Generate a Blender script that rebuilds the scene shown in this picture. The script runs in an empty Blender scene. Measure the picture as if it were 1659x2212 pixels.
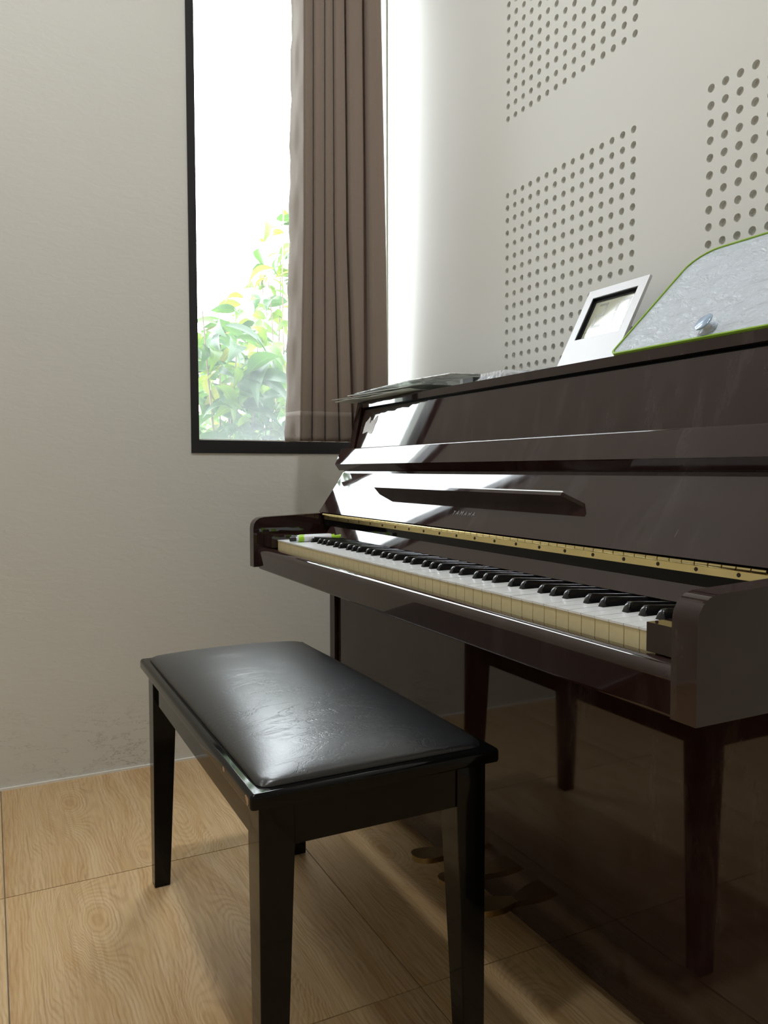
import bpy, bmesh, math, random
from mathutils import Vector, Matrix

random.seed(7)
sc = bpy.context.scene
COL = sc.collection
PI = math.pi

# ----------------------------------------------------------------------------
# camera, view, sky, sun, lamp
# ----------------------------------------------------------------------------
cam_d = bpy.data.cameras.new('camera')
cam = bpy.data.objects.new('camera', cam_d)
COL.objects.link(cam)
cam_d.sensor_fit = 'VERTICAL'
cam_d.sensor_height = 36.0
cam_d.lens = 27.518
cam_d.clip_start = 0.02
_r = Vector((0.450252, 0.892900, -0.001452))
_u = Vector((-0.047399, 0.025526, 0.998550))
_f = Vector((-0.891643, 0.449530, -0.053816))
_m = Matrix(((_r.x, _u.x, -_f.x), (_r.y, _u.y, -_f.y), (_r.z, _u.z, -_f.z))).to_4x4()
_m.translation = Vector((2.25138, -1.14977, 0.83994))
cam.matrix_world = _m
sc.camera = cam

sc.view_settings.view_transform = 'Standard'
sc.view_settings.look = 'None'
sc.view_settings.exposure = 0.0
sc.view_settings.gamma = 1.0
sc.view_settings.use_curve_mapping = False
sc.cycles.max_bounces = 8
sc.cycles.diffuse_bounces = 5
sc.cycles.glossy_bounces = 5
sc.cycles.transparent_max_bounces = 16
sc.cycles.sample_clamp_indirect = 6.0

SKY = 14.0
world = bpy.data.worlds.new('hazy_sky')
sc.world = world
world.use_nodes = True
wn = world.node_tree
wn.nodes.clear()
_o = wn.nodes.new('ShaderNodeOutputWorld')
_b = wn.nodes.new('ShaderNodeBackground')
_b.inputs[0].default_value = (0.90, 0.95, 1.0, 1)
_b.inputs[1].default_value = SKY
wn.links.new(_b.outputs[0], _o.inputs[0])

sun_d = bpy.data.lights.new('sun', 'SUN')
sun_d.energy = 17.0
sun_d.angle = math.radians(1.0)
sun_d.color = (1.0, 0.95, 0.85)
sun = bpy.data.objects.new('sun', sun_d)
COL.objects.link(sun)
sun.rotation_euler = Vector((-0.22, 0.35, -0.9)).to_track_quat('-Z', 'Y').to_euler()

# portal: lets the renderer sample the sky through the window opening
por_d = bpy.data.lights.new('window_portal', 'AREA')
por_d.shape = 'RECTANGLE'
por_d.size = 0.66
por_d.size_y = 1.70
por_d.cycles.is_portal = True
por = bpy.data.objects.new('window_portal', por_d)
COL.objects.link(por)
por.location = (-0.165, -0.32, 1.70)
por.rotation_euler = Vector((1, 0, 0)).to_track_quat('-Z', 'Y').to_euler()

LAMP_POWER = 212.0          # emission of the near ceiling lamp's diffuser
FILL_LAMP_POWER = 92.0       # dimmer second lamp, added as fill to even out the left wall

# ----------------------------------------------------------------------------
# helpers
# ----------------------------------------------------------------------------
def nodes(name):
    m = bpy.data.materials.new(name)
    m.use_nodes = True
    nt = m.node_tree
    nt.nodes.clear()
    out = nt.nodes.new('ShaderNodeOutputMaterial')
    return m, nt, out

class N:
    """tiny node-graph helper"""
    def __init__(s, nt): s.nt = nt
    def new(s, t, **kw):
        n = s.nt.nodes.new(t)
        for k, v in kw.items(): setattr(n, k, v)
        return n
    def link(s, a, b): s.nt.links.new(a, b)
    def _set(s, sock, v):
        if hasattr(v, 'is_output') or isinstance(v, bpy.types.NodeSocket): s.nt.links.new(v, sock)
        else: sock.default_value = v
    def math(s, op, a, b=0.0, c=0.0):
        n = s.new('ShaderNodeMath', operation=op)
        s._set(n.inputs[0], a); s._set(n.inputs[1], b); s._set(n.inputs[2], c)
        return n.outputs[0]
    def obj(s): return s.new('ShaderNodeTexCoord').outputs['Object']
    def sep(s, v):
        n = s.new('ShaderNodeSeparateXYZ'); s.link(v, n.inputs[0]); return n.outputs
    def comb(s, x, y, z):
        n = s.new('ShaderNodeCombineXYZ')
        for i, v in enumerate((x, y, z)): s._set(n.inputs[i], v)
        return n.outputs[0]
    def mapping(s, v, scale=(1, 1, 1), loc=(0, 0, 0), rot=(0, 0, 0)):
        n = s.new('ShaderNodeMapping'); s.link(v, n.inputs[0])
        n.inputs['Scale'].default_value = scale; n.inputs['Location'].default_value = loc
        n.inputs['Rotation'].default_value = rot
        return n.outputs[0]
    def noise(s, v, scale=5, detail=3, rough=0.5, dist=0.0):
        n = s.new('ShaderNodeTexNoise'); s.link(v, n.inputs['Vector'])
        n.inputs['Scale'].default_value = scale; n.inputs['Detail'].default_value = detail
        n.inputs['Roughness'].default_value = rough; n.inputs['Distortion'].default_value = dist
        return n.outputs[0]
    def ramp(s, f, stops):
        n = s.new('ShaderNodeValToRGB'); s._set(n.inputs[0], f)
        e = n.color_ramp.elements
        while len(e) > 1: e.remove(e[-1])
        for i, (p, c) in enumerate(stops):
            if i: x = e.new(p)
            else: x = e[0]; x.position = p
            c = c if hasattr(c, '__len__') else (c, c, c)
            x.color = (*c[:3], 1)
        return n.outputs[0]
    def mixc(s, f, a, b):
        n = s.new('ShaderNodeMix', data_type='RGBA')
        s._set(n.inputs[0], f)
        s._set(n.inputs[6], a if not isinstance(a, tuple) else (*a[:3], 1))
        s._set(n.inputs[7], b if not isinstance(b, tuple) else (*b[:3], 1))
        return n.outputs[2]
    def bump(s, h, strength=0.2, dist=0.01, normal=None):
        n = s.new('ShaderNodeBump'); s.link(h, n.inputs['Height'])
        n.inputs['Strength'].default_value = strength; n.inputs['Distance'].default_value = dist
        if normal: s.link(normal, n.inputs['Normal'])
        return n.outputs[0]
    def bsdf(s, color=(.5, .5, .5), rough=0.5, metal=0.0, spec=0.5, normal=None, coat=0.0, coat_rough=0.03, **kw):
        n = s.new('ShaderNodeBsdfPrincipled')
        s._set(n.inputs['Base Color'], color if not isinstance(color, tuple) else (*color[:3], 1))
        s._set(n.inputs['Roughness'], rough)
        n.inputs['Metallic'].default_value = metal
        n.inputs['Specular IOR Level'].default_value = spec
        n.inputs['Coat Weight'].default_value = coat
        n.inputs['Coat Roughness'].default_value = coat_rough
        if normal: s.link(normal, n.inputs['Normal'])
        return n

def plain(name, color, rough=0.5, metal=0.0, spec=0.5, grain=0.0, gscale=60, coat=0.0):
    m, nt, out = nodes(name); g = N(nt)
    c = color; nrm = None
    if grain:
        f = g.noise(g.obj(), gscale, 3)
        c = g.mixc(f, tuple(x * (1 - grain) for x in color), tuple(min(1, x * (1 + grain)) for x in color))
        nrm = g.bump(f, 0.08, 0.002)
    b = g.bsdf(c, rough, metal, spec, nrm, coat)
    g.link(b.outputs[0], out.inputs[0])
    return m

# ---- materials -------------------------------------------------------------
def mat_wall(name, color, cracks=False, relief=0.22):
    m, nt, out = nodes(name); g = N(nt)
    v = g.obj()
    big = g.noise(v, 1.3, 3, 0.6)
    c = g.mixc(big, tuple(x * 0.96 for x in color), tuple(x * 1.03 for x in color))
    trowel = g.noise(g.mapping(v, (1, 1, 2.2)), 26, 5, 0.62, 0.6)
    h = trowel
    if cracks:
        x, y, z = g.sep(v)
        low = g.ramp(z, [(0.05, 1), (0.17, 0.45), (0.24, 0)])
        wob = g.noise(g.mapping(v, (1, 3.0, 9.0)), 3.0, 6, 0.65)
        line = g.math('ABSOLUTE', g.math('SUBTRACT', wob, 0.5))
        thin = g.ramp(line, [(0.0, 1), (0.012, 0)])
        patch = g.ramp(g.noise(v, 4.2, 2), [(0.46, 0), (0.56, 1)])
        k = g.math('MULTIPLY', g.math('MULTIPLY', thin, low), patch)
        c = g.mixc(g.math('MULTIPLY', k, 0.75), c, (0.30, 0.275, 0.225))
        h = g.math('SUBTRACT', trowel, g.math('MULTIPLY', k, 0.8))
    nrm = g.bump(h, relief, 0.0035)
    b = g.bsdf(c, 0.62, 0, 0.35, nrm)
    g.link(b.outputs[0], out.inputs[0])
    return m

WALLC = (0.66, 0.655, 0.61)
M = {}
M['wall_left'] = mat_wall('plaster_cracked', WALLC, True)
M['wall'] = mat_wall('plaster_paint', WALLC)
M['panel_wall'] = mat_wall('acoustic_panel_paint', (0.70, 0.695, 0.66), relief=0.06)
M['ceiling'] = mat_wall('ceiling_paint', (0.78, 0.775, 0.75))
M['backing'] = plain('acoustic_backing', (0.66, 0.65, 0.60), 0.9, grain=0.12)
M['grout'] = plain('grout', (0.20, 0.15, 0.10), 0.9, grain=0.15)
M['caulk'] = plain('caulk', (0.78, 0.76, 0.70), 0.6, grain=0.05)
M['frame_black'] = plain('black_window_frame', (0.012, 0.012, 0.014), 0.35, grain=0.3, gscale=40)
M['brass'] = plain('brass', (0.88, 0.74, 0.36), 0.24, 1.0, grain=0.12, gscale=30)
M['pedal_brass'] = plain('aged_brass', (0.50, 0.38, 0.19), 0.28, 1.0, grain=0.2, gscale=40)
M['screw'] = plain('dark_screw', (0.05, 0.035, 0.02), 0.45, 0.6)
M['key_black'] = plain('black_key', (0.006, 0.006, 0.007), 0.22, grain=0.1)
M['key_white'] = plain('white_key', (0.84, 0.85, 0.85), 0.16, spec=0.5)
M['key_front'] = plain('yellowed_key_front', (0.70, 0.60, 0.34), 0.45, grain=0.08, gscale=90)
M['black_matte'] = plain('black_recess', (0.004, 0.004, 0.004), 0.7)
M['felt'] = plain('key_felt', (0.03, 0.004, 0.005), 0.95)
M['black_lacquer'] = plain('black_lacquer', (0.0030, 0.0030, 0.0030), 0.05, spec=0.22)
M['chip'] = plain('bare_wood_chip', (0.42, 0.27, 0.15), 0.8, grain=0.2)
M['white_plastic'] = plain('white_plastic', (0.74, 0.75, 0.78), 0.3)
M['bezel'] = plain('black_bezel', (0.012, 0.012, 0.016), 0.35)
M['lcd'] = plain('lcd_glass', (0.47, 0.48, 0.38), 0.05)
M['lcd_ink'] = plain('lcd_segment', (0.20, 0.21, 0.16), 0.1)
M['green_frame'] = plain('lime_green_plastic', (0.24, 0.42, 0.03), 0.35)
M['gold_ink'] = plain('gold_lettering', (0.034, 0.027, 0.020), 0.4, 0.3)
M['rubber'] = plain('black_rubber', (0.012, 0.012, 0.012), 0.5, grain=0.2)
M['grey_plastic'] = plain('grey_plastic', (0.22, 0.22, 0.21), 0.5)
M['lime_plastic'] = plain('lime_marker_plastic', (0.34, 0.62, 0.03), 0.35)
M['silver'] = plain('silver_blue_metal', (0.45, 0.58, 0.76), 0.15, 0.45)
M['rod'] = plain('rod_metal', (0.3, 0.3, 0.3), 0.35, 1.0)
M['bark'] = plain('bark', (0.12, 0.085, 0.06), 0.8, grain=0.3, gscale=30)
M['ground'] = plain('grass_ground', (0.06, 0.10, 0.03), 0.9, grain=0.4, gscale=8)
M['sticker'] = plain('torn_paper_sticker', (0.78, 0.77, 0.76), 0.7, grain=0.12, gscale=120)

def mat_piano():
    m, nt, out = nodes('mahogany_polish'); g = N(nt)
    v = g.obj()
    n1 = g.noise(g.mapping(v, (1, 6, 6)), 3, 4)
    c = g.mixc(n1, (0.017, 0.0074, 0.0062), (0.026, 0.0110, 0.0092))
    smear = g.noise(g.mapping(v, (9, 2, 2.2), rot=(0, 0.5, 0)), 2.2, 6, 0.7)
    dust = g.ramp(smear, [(0.50, 0), (0.74, 0.055)])
    scr = g.noise(g.mapping(v, (160, 12, 16), rot=(0, 0.25, 0)), 1.0, 2)
    scm = g.ramp(scr, [(0.745, 0), (0.77, 0.16)])
    scm = g.math('MULTIPLY', scm, g.ramp(g.noise(v, 5, 2), [(0.52, 0), (0.68, 1)]))
    f = g.math('ADD', dust, scm)
    c = g.mixc(f, c, (0.42, 0.38, 0.37))
    rough = g.ramp(smear, [(0.35, 0.022), (0.8, 0.085)])
    wav = g.noise(v, 9, 2)
    b = g.bsdf(c, rough, 0, 0.5, g.bump(wav, 0.02, 0.002), 0.15, 0.03)
    g.link(b.outputs[0], out.inputs[0])
    return m
M['piano'] = mat_piano()

def mat_leather():
    m, nt, out = nodes('black_vinyl'); g = N(nt)
    v = g.obj()
    wr = g.noise(g.mapping(v, (16, 5, 1), rot=(0, 0, 0.12)), 2.2, 5, 0.62, 1.4)
    ridge = g.math('ABSOLUTE', g.math('SUBTRACT', wr, 0.5))
    crease = g.ramp(ridge, [(0.0, 1), (0.035, 0)])
    msk = g.ramp(g.noise(v, 5.0, 2), [(0.44, 0), (0.60, 1)])
    crease = g.math('MULTIPLY', crease, msk)
    fine = g.new('ShaderNodeTexVoronoi'); g.link(v, fine.inputs['Vector']); fine.inputs['Scale'].default_value = 420
    h = g.math('ADD', g.math('MULTIPLY', crease, -0.55), g.math('MULTIPLY', fine.outputs[0], 0.10))
    h = g.math('ADD', h, g.math('MULTIPLY', g.noise(v, 14, 3), 0.5))
    nrm = g.bump(h, 0.19, 0.0022)
    b = g.bsdf((0.0075, 0.008, 0.0095), 0.35, 0, 1.0, nrm)
    g.link(b.outputs[0], out.inputs[0])
    return m
M['leather'] = mat_leather()

def mat_tile():
    m, nt, out = nodes('wood_print_tile'); g = N(nt)
    v = g.obj()
    x, y, z = g.sep(v)
    info = g.new('ShaderNodeObjectInfo')
    warp = g.noise(g.mapping(v, (2.0, 7, 1)), 1.6, 4, 0.55)
    yy = g.math('ADD', y, g.math('MULTIPLY', g.math('SUBTRACT', warp, 0.5), 0.07))
    f = yy
    for (kx, ky, sx, sy, a) in ((0.16, 0.138, 0.15, 0.052, 0.125), (0.36, 0.40, 0.20, 0.045, -0.11), (0.52, 0.27, 0.10, 0.035, 0.06)):
        dx = g.math('DIVIDE', g.math('SUBTRACT', x, kx), sx)
        dy = g.math('DIVIDE', g.math('SUBTRACT', yy, ky), sy)
        r2 = g.math('ADD', g.math('MULTIPLY', dx, dx), g.math('MULTIPLY', dy, dy))
        e = g.math('MULTIPLY', g.math('EXPONENT', g.math('MULTIPLY', r2, -1.0)), a)
        f = g.math('ADD', f, e)
    fine = g.math('SINE', g.math('ADD', g.math('MULTIPLY', f, 760.0), g.math('MULTIPLY', g.noise(g.mapping(v, (14, 40, 1)), 1.0, 3), 5.0)))
    ring = g.ramp(g.math('ADD', g.math('MULTIPLY', fine, 0.5), 0.5), [(0.0, 1), (0.45, 0.25), (1, 0)])
    pores = g.noise(g.mapping(v, (10, 240, 1)), 1.0, 3, 0.6)
    pore = g.ramp(pores, [(0.50, 0), (0.68, 1)])
    band = g.noise(g.comb(g.math('MULTIPLY', x, 0.8), g.math('MULTIPLY', f, 16.0), 0.0), 1.0, 3, 0.6)
    base = g.ramp(band, [(0.30, (0.44, 0.245, 0.095)), (0.42, (0.57, 0.375, 0.180)), (0.60, (0.65, 0.465, 0.255)), (0.75, (0.55, 0.355, 0.165))])
    c = g.mixc(g.math('MULTIPLY', g.math('MULTIPLY', ring, 0.56), g.ramp(g.noise(g.mapping(v, (6, 30, 1)), 1.0, 3), [(0.3, 0.25), (0.65, 1.0)])), base, (0.36, 0.21, 0.09))
    c = g.mixc(g.math('MULTIPLY', pore, 0.42), c, (0.72, 0.56, 0.36))
    dk = g.ramp(g.noise(g.mapping(v, (5, 150, 1), loc=(3, 7, 0)), 1.0, 4, 0.65), [(0.50, 0), (0.72, 0.55)])
    c = g.mixc(dk, c, (0.34, 0.19, 0.085))
    tone = g.math('ADD', g.math('MULTIPLY', info.outputs['Random'], 0.10), 0.95)
    mul = g.new('ShaderNodeMix', data_type='RGBA', blend_type='MULTIPLY')
    mul.inputs[0].default_value = 1.0
    g.link(c, mul.inputs[6]); g.link(tone, mul.inputs[7])
    h = g.math('ADD', g.math('MULTIPLY', ring, -0.6), g.math('MULTIPLY', pore, 0.4))
    nrm = g.bump(h, 0.10, 0.001)
    b = g.bsdf(mul.outputs[2], 0.34, 0, 0.42, nrm)
    g.link(b.outputs[0], out.inputs[0])
    return m
M['tile'] = mat_tile()

def mat_curtain():
    m, nt, out = nodes('brown_curtain_cloth'); g = N(nt)
    v = g.obj()
    x, y, z = g.sep(v)
    weave = g.noise(g.mapping(v, (1, 1, 0.35)), 520, 2)
    sw = g.noise(v, 70, 4, 0.6, 2.2)
    sw2 = g.ramp(g.math('ABSOLUTE', g.math('SUBTRACT', sw, 0.5)), [(0.0, 1), (0.05, 0)])
    emb = g.math('MULTIPLY', sw2, g.ramp(z, [(1.35, 0), (1.9, 1)]))
    c = g.mixc(weave, (0.205, 0.163, 0.128), (0.262, 0.210, 0.170))
    c = g.mixc(g.math('MULTIPLY', emb, 0.35), c, (0.33, 0.27, 0.22))
    b = g.bsdf(c, 0.75, 0, 0.25, g.bump(g.math('ADD', weave, g.math('MULTIPLY', emb, 0.8)), 0.25, 0.0012))
    b.inputs['Sheen Weight'].default_value = 0.25
    t = g.new('ShaderNodeBsdfTranslucent'); t.inputs[0].default_value = (0.48, 0.34, 0.29, 1)
    mx = g.new('ShaderNodeMixShader'); mx.inputs[0].default_value = 0.16
    g.link(b.outputs[0], mx.inputs[1]); g.link(t.outputs[0], mx.inputs[2])
    g.link(mx.outputs[0], out.inputs[0])
    return m
M['curtain'] = mat_curtain()

def mat_leaf(name, c1, c2, tr, tw=0.45):
    m, nt, out = nodes(name); g = N(nt)
    v = g.obj()
    info = g.new('ShaderNodeObjectInfo')
    n = g.noise(v, 22, 3)
    c = g.mixc(n, c1, c2)
    ac = g.new('ShaderNodeAttribute'); ac.attribute_name = 'across'
    al = g.new('ShaderNodeAttribute'); al.attribute_name = 'along'
    aa = g.math('ABSOLUTE', ac.outputs['Fac'])
    rib = g.ramp(aa, [(0.0, 1), (0.07, 0)])
    side = g.math('ABSOLUTE', g.math('SINE', g.math('MULTIPLY', g.math('SUBTRACT', al.outputs['Fac'], g.math('MULTIPLY', aa, 0.16)), 22.0)))
    vein = g.math('MAXIMUM', rib, g.ramp(side, [(0.0, 0.7), (0.10, 0)]))
    c = g.mixc(g.math('MULTIPLY', vein, 0.6), c, tuple(min(1, a * 2.4) for a in c2))
    b = g.bsdf(c, 0.38, 0, 0.4)
    t = g.new('ShaderNodeBsdfTranslucent')
    g.link(g.mixc(g.math('MULTIPLY', vein, 0.5), tuple(tr), tuple(min(1, a * 1.8) for a in tr)), t.inputs[0])
    mx = g.new('ShaderNodeMixShader'); mx.inputs[0].default_value = tw
    g.link(b.outputs[0], mx.inputs[1]); g.link(t.outputs[0], mx.inputs[2])
    g.link(mx.outputs[0], out.inputs[0])
    return m
M['leaf_a'] = mat_leaf('leaf_green', (0.014, 0.044, 0.019), (0.027, 0.068, 0.026), (0.050, 0.105, 0.018))
M['leaf_b'] = mat_leaf('leaf_lime', (0.040, 0.095, 0.014), (0.062, 0.125, 0.020), (0.120, 0.185, 0.012))
M['leaf_c'] = mat_leaf('leaf_yellow', (0.095, 0.115, 0.020), (0.13, 0.14, 0.03), (0.20, 0.21, 0.025))

def mat_glass():
    m, nt, out = nodes('dusty_window_glass'); g = N(nt)
    v = g.obj()
    x, y, z = g.sep(v)
    tr = g.new('ShaderNodeBsdfTransparent'); tr.inputs[0].default_value = (0.96, 0.98, 0.97, 1)
    gl = g.new('ShaderNodeBsdfGlossy'); gl.inputs['Roughness'].default_value = 0.02
    fr = g.new('ShaderNodeFresnel'); fr.inputs[0].default_value = 1.4
    m1 = g.new('ShaderNodeMixShader'); g.link(g.math('MULTIPLY', fr.outputs[0], 0.6), m1.inputs[0])
    g.link(tr.outputs[0], m1.inputs[1]); g.link(gl.outputs[0], m1.inputs[2])
    d = g.new('ShaderNodeBsdfTranslucent'); d.inputs[0].default_value = (0.80, 0.84, 0.86, 1)
    film = g.ramp(g.math('MULTIPLY', z, 0.5), [(0.46, 0.115), (0.575, 0.070), (0.725, 0.032), (0.95, 0.02)])
    film = g.math('MULTIPLY', film, g.math('ADD', g.math('MULTIPLY', g.noise(v, 9, 4), 0.5), 0.75))
    m2 = g.new('ShaderNodeMixShader'); g.link(film, m2.inputs[0])
    g.link(m1.outputs[0], m2.inputs[1]); g.link(d.outputs[0], m2.inputs[2])
    g.link(m2.outputs[0], out.inputs[0])
    return m
M['glass'] = mat_glass()

def mat_clear(name, tint=(0.93, 0.95, 0.97), film=0.3):
    m, nt, out = nodes(name); g = N(nt)
    v = g.obj()
    tr = g.new('ShaderNodeBsdfTransparent'); tr.inputs[0].default_value = (*tint, 1)
    b = g.bsdf((0.75, 0.77, 0.78), 0.12, 0, 0.6, g.bump(g.noise(v, 45, 3), 0.6, 0.004))
    mx = g.new('ShaderNodeMixShader')
    f = g.ramp(g.noise(v, 38, 3), [(0.4, film * 0.5), (0.62, min(1, film * 1.8))])
    g.link(f, mx.inputs[0])
    g.link(tr.outputs[0], mx.inputs[1]); g.link(b.outputs[0], mx.inputs[2])
    g.link(mx.outputs[0], out.inputs[0])
    return m
M['clear'] = mat_clear('crinkled_clear_plastic', film=0.34)
M['folder'] = mat_clear('frosted_folder_plastic', (0.85, 0.88, 0.84), 0.75)

def mat_paper(name, c, stripes=0.0):
    m, nt, out = nodes(name); g = N(nt)
    v = g.obj()
    f = g.noise(v, 30, 3)
    col = g.mixc(f, tuple(a * 0.93 for a in c), c)
    b = g.bsdf(col, 0.75, 0, 0.2, g.bump(f, 0.2, 0.002))
    t = g.new('ShaderNodeBsdfTranslucent'); t.inputs[0].default_value = (0.6, 0.6, 0.55, 1)
    mx = g.new('ShaderNodeMixShader'); mx.inputs[0].default_value = 0.45
    g.link(b.outputs[0], mx.inputs[1]); g.link(t.outputs[0], mx.inputs[2])
    g.link(mx.outputs[0], out.inputs[0])
    return m
M['paper'] = mat_paper('white_paper', (0.78, 0.78, 0.76))
M['paper_grey'] = mat_paper('grey_paper', (0.70, 0.71, 0.65))

def mat_board():
    m, nt, out = nodes('wrinkled_whiteboard_film'); g = N(nt)
    v = g.obj()
    w1 = g.noise(g.mapping(v, (16, 22, 22), rot=(0.3, 0.6, 0.5)), 2.0, 4, 0.6, 1.2)
    w2 = g.noise(g.mapping(v, (22, 60, 60), rot=(0.2, -0.5, 0)), 1.0, 2, 0.5, 1.2)
    h = g.math('ADD', w1, g.math('MULTIPLY', w2, 0.5))
    b = g.bsdf((0.56, 0.61, 0.67), 0.30, 0, 0.5, g.bump(h, 1.0, 0.008))
    g.link(b.outputs[0], out.inputs[0])
    return m
M['board'] = mat_board()

def mat_emit(name, col, s):
    m, nt, out = nodes(name)
    e = nt.nodes.new('ShaderNodeEmission'); e.inputs[0].default_value = (*col, 1); e.inputs[1].default_value = s
    nt.links.new(e.outputs[0], out.inputs[0])
    return m
M['lamp'] = mat_emit('lamp_diffuser', (0.98, 0.99, 1.0), LAMP_POWER)
M['fill_lamp'] = mat_emit('fill_lamp_diffuser', (0.98, 0.99, 1.0), FILL_LAMP_POWER)

# ---- mesh helpers ----------------------------------------------------------
def root_loc(o):
    p = Vector((0, 0, 0))
    while o is not None:
        p = p + o.location; o = o.parent
    return p

def link(o, parent=None):
    COL.objects.link(o)
    if parent is not None: o.parent = parent
    return o

def tag(o, label=None, cat=None, group=None, kind=None):
    if label: o['label'] = label
    if cat: o['category'] = cat
    if group: o['group'] = group
    if kind: o['kind'] = kind
    return o

def thing(name, label, cat, loc, group=None):
    o = bpy.data.objects.new(name, None)
    o.empty_display_size = 0.05
    o.location = loc
    COL.objects.link(o)
    return tag(o, label, cat, group)

def build(name, bm, mats, parent=None, smooth=False, origin=None):
    """bm in world coordinates -> object whose mesh is local to its parent (or origin)"""
    off = root_loc(parent)
    loc = Vector((0, 0, 0))
    if origin is not None:
        loc = Vector(origin) - off
        off = Vector(origin)
    bmesh.ops.translate(bm, verts=bm.verts, vec=-off)
    bmesh.ops.recalc_face_normals(bm, faces=bm.faces)
    me = bpy.data.meshes.new(name)
    bm.to_mesh(me); bm.free()
    for mm in (mats if isinstance(mats, (list, tuple)) else [mats]): me.materials.append(M[mm])
    if smooth:
        for p in me.polygons: p.use_smooth = True
    o = bpy.data.objects.new(name, me)
    o.location = loc
    return link(o, parent)

def smooth_angle(o, ang=35):
    me = o.data
    for p in me.polygons: p.use_smooth = True
    b = bmesh.new(); b.from_mesh(me)
    for e in b.edges:
        if len(e.link_faces) == 2 and e.calc_face_angle(0) > math.radians(ang): e.smooth = False
    b.to_mesh(me); b.free()
    wn_ = o.modifiers.new('weighted', 'WEIGHTED_NORMAL'); wn_.keep_sharp = True; wn_.weight = 100
    return o

def add_box(bm, lo, hi, mat=0):
    x0, y0, z0 = lo; x1, y1, z1 = hi
    vs = [bm.verts.new(p) for p in ((x0, y0, z0), (x1, y0, z0), (x1, y1, z0), (x0, y1, z0), (x0, y0, z1), (x1, y0, z1), (x1, y1, z1), (x0, y1, z1))]
    fs = []
    for q in ((3, 2, 1, 0), (4, 5, 6, 7), (0, 1, 5, 4), (1, 2, 6, 5), (2, 3, 7, 6), (3, 0, 4, 7)):
        f = bm.faces.new([vs[i] for i in q]); f.material_index = mat; fs.append(f)
    return vs, fs

def bevel_all(bm, w, seg=2, ang=25):
    es = [e for e in bm.edges if len(e.link_faces) == 2 and e.calc_face_angle(0) > math.radians(ang)]
    bmesh.ops.bevel(bm, geom=es, offset=w, segments=seg, affect='EDGES', profile=0.5, clamp_overlap=True)

def box(name, lo, hi, mat, parent=None, bevel=0.0, seg=2, origin=None):
    bm = bmesh.new(); add_box(bm, lo, hi)
    if bevel: bevel_all(bm, bevel, seg)
    o = build(name, bm, mat, parent, origin=origin)
    if bevel: smooth_angle(o, 32)
    return o

def add_prism(bm, prof, x0, x1, mat=0):
    """profile [(y,z)] extruded along x"""
    a = [bm.verts.new((x0, y, z)) for y, z in prof]
    b = [bm.verts.new((x1, y, z)) for y, z in prof]
    n = len(prof)
    f = [bm.faces.new(list(reversed(a))), bm.faces.new(b)]
    for i in range(n):
        f.append(bm.faces.new((a[i], a[(i + 1) % n], b[(i + 1) % n], b[i])))
    for q in f: q.material_index = mat
    return f

def prism(name, prof, x0, x1, mat, parent=None, bevel=0.0, seg=2, origin=None):
    bm = bmesh.new(); add_prism(bm, prof, x0, x1)
    if bevel: bevel_all(bm, bevel, seg)
    o = build(name, bm, mat, parent, origin=origin)
    smooth_angle(o, 32)
    return o

def add_poly(bm, pts, h, mat=0):
    """planar outline pts (3d list) extruded by vector h"""
    h = Vector(h)
    a = [bm.verts.new(p) for p in pts]; b = [bm.verts.new(Vector(p) + h) for p in pts]
    n = len(pts)
    fs = [bm.faces.new(list(reversed(a))), bm.faces.new(b)]
    for i in range(n): fs.append(bm.faces.new((a[i], a[(i + 1) % n], b[(i + 1) % n], b[i])))
    for f in fs: f.material_index = mat
    return fs

def add_lathe(bm, c, axis, prof, n=20, mat=0):
    """prof [(r, h)] revolved round axis through c"""
    axis = Vector(axis).normalized()
    t = axis.orthogonal().normalized(); s = axis.cross(t)
    rings = []
    for r, h in prof:
        if r < 1e-6: rings.append([bm.verts.new(Vector(c) + axis * h)])
        else: rings.append([bm.verts.new(Vector(c) + axis * h + (t * math.cos(2 * PI * i / n) + s * math.sin(2 * PI * i / n)) * r) for i in range(n)])
    for a, b in zip(rings, rings[1:]):
        for i in range(n):
            j = (i + 1) % n
            if len(a) == 1 and len(b) == 1: continue
            if len(a) == 1: f = bm.faces.new((a[0], b[i], b[j]))
            elif len(b) == 1: f = bm.faces.new((a[i], a[j], b[0]))
            else: f = bm.faces.new((a[i], a[j], b[j], b[i]))
            f.material_index = mat

def add_tube(bm, pts, rad, n=6):
    rings = []
    for i, p in enumerate(pts):
        p = Vector(p)
        d = (Vector(pts[min(i + 1, len(pts) - 1)]) - Vector(pts[max(i - 1, 0)])).normalized()
        t = d.orthogonal().normalized(); s = d.cross(t)
        r = rad[i] if hasattr(rad, '__len__') else rad
        rings.append([bm.verts.new(p + (t * math.cos(2 * PI * k / n) + s * math.sin(2 * PI * k / n)) * r) for k in range(n)])
    for a, b in zip(rings, rings[1:]):
        for k in range(n): bm.faces.new((a[k], a[(k + 1) % n], b[(k + 1) % n], b[k]))
    bm.faces.new(list(reversed(rings[0]))); bm.faces.new(rings[-1])

# ----------------------------------------------------------------------------
# the room
# ----------------------------------------------------------------------------
RX, RY, RZ = 4.0, -3.3, 3.3          # room: x 0..4, y -3.3..0, z 0..3.3
WY0, WY1, WZ0, WZ1 = -0.6314, -0.006, 0.889, 2.50     # window opening in the left wall
T = 0.16

bm = bmesh.new()
add_box(bm, (-T, RY, 0), (0, WY0, RZ))
add_box(bm, (-T, WY1, 0), (0, 0.10, RZ))
add_box(bm, (-T, WY0, 0), (0, WY1, WZ0))
add_box(bm, (-T, WY0, WZ1), (0, WY1, RZ))
tag(build('wall_left', bm, 'wall_left'), kind='structure')

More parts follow.
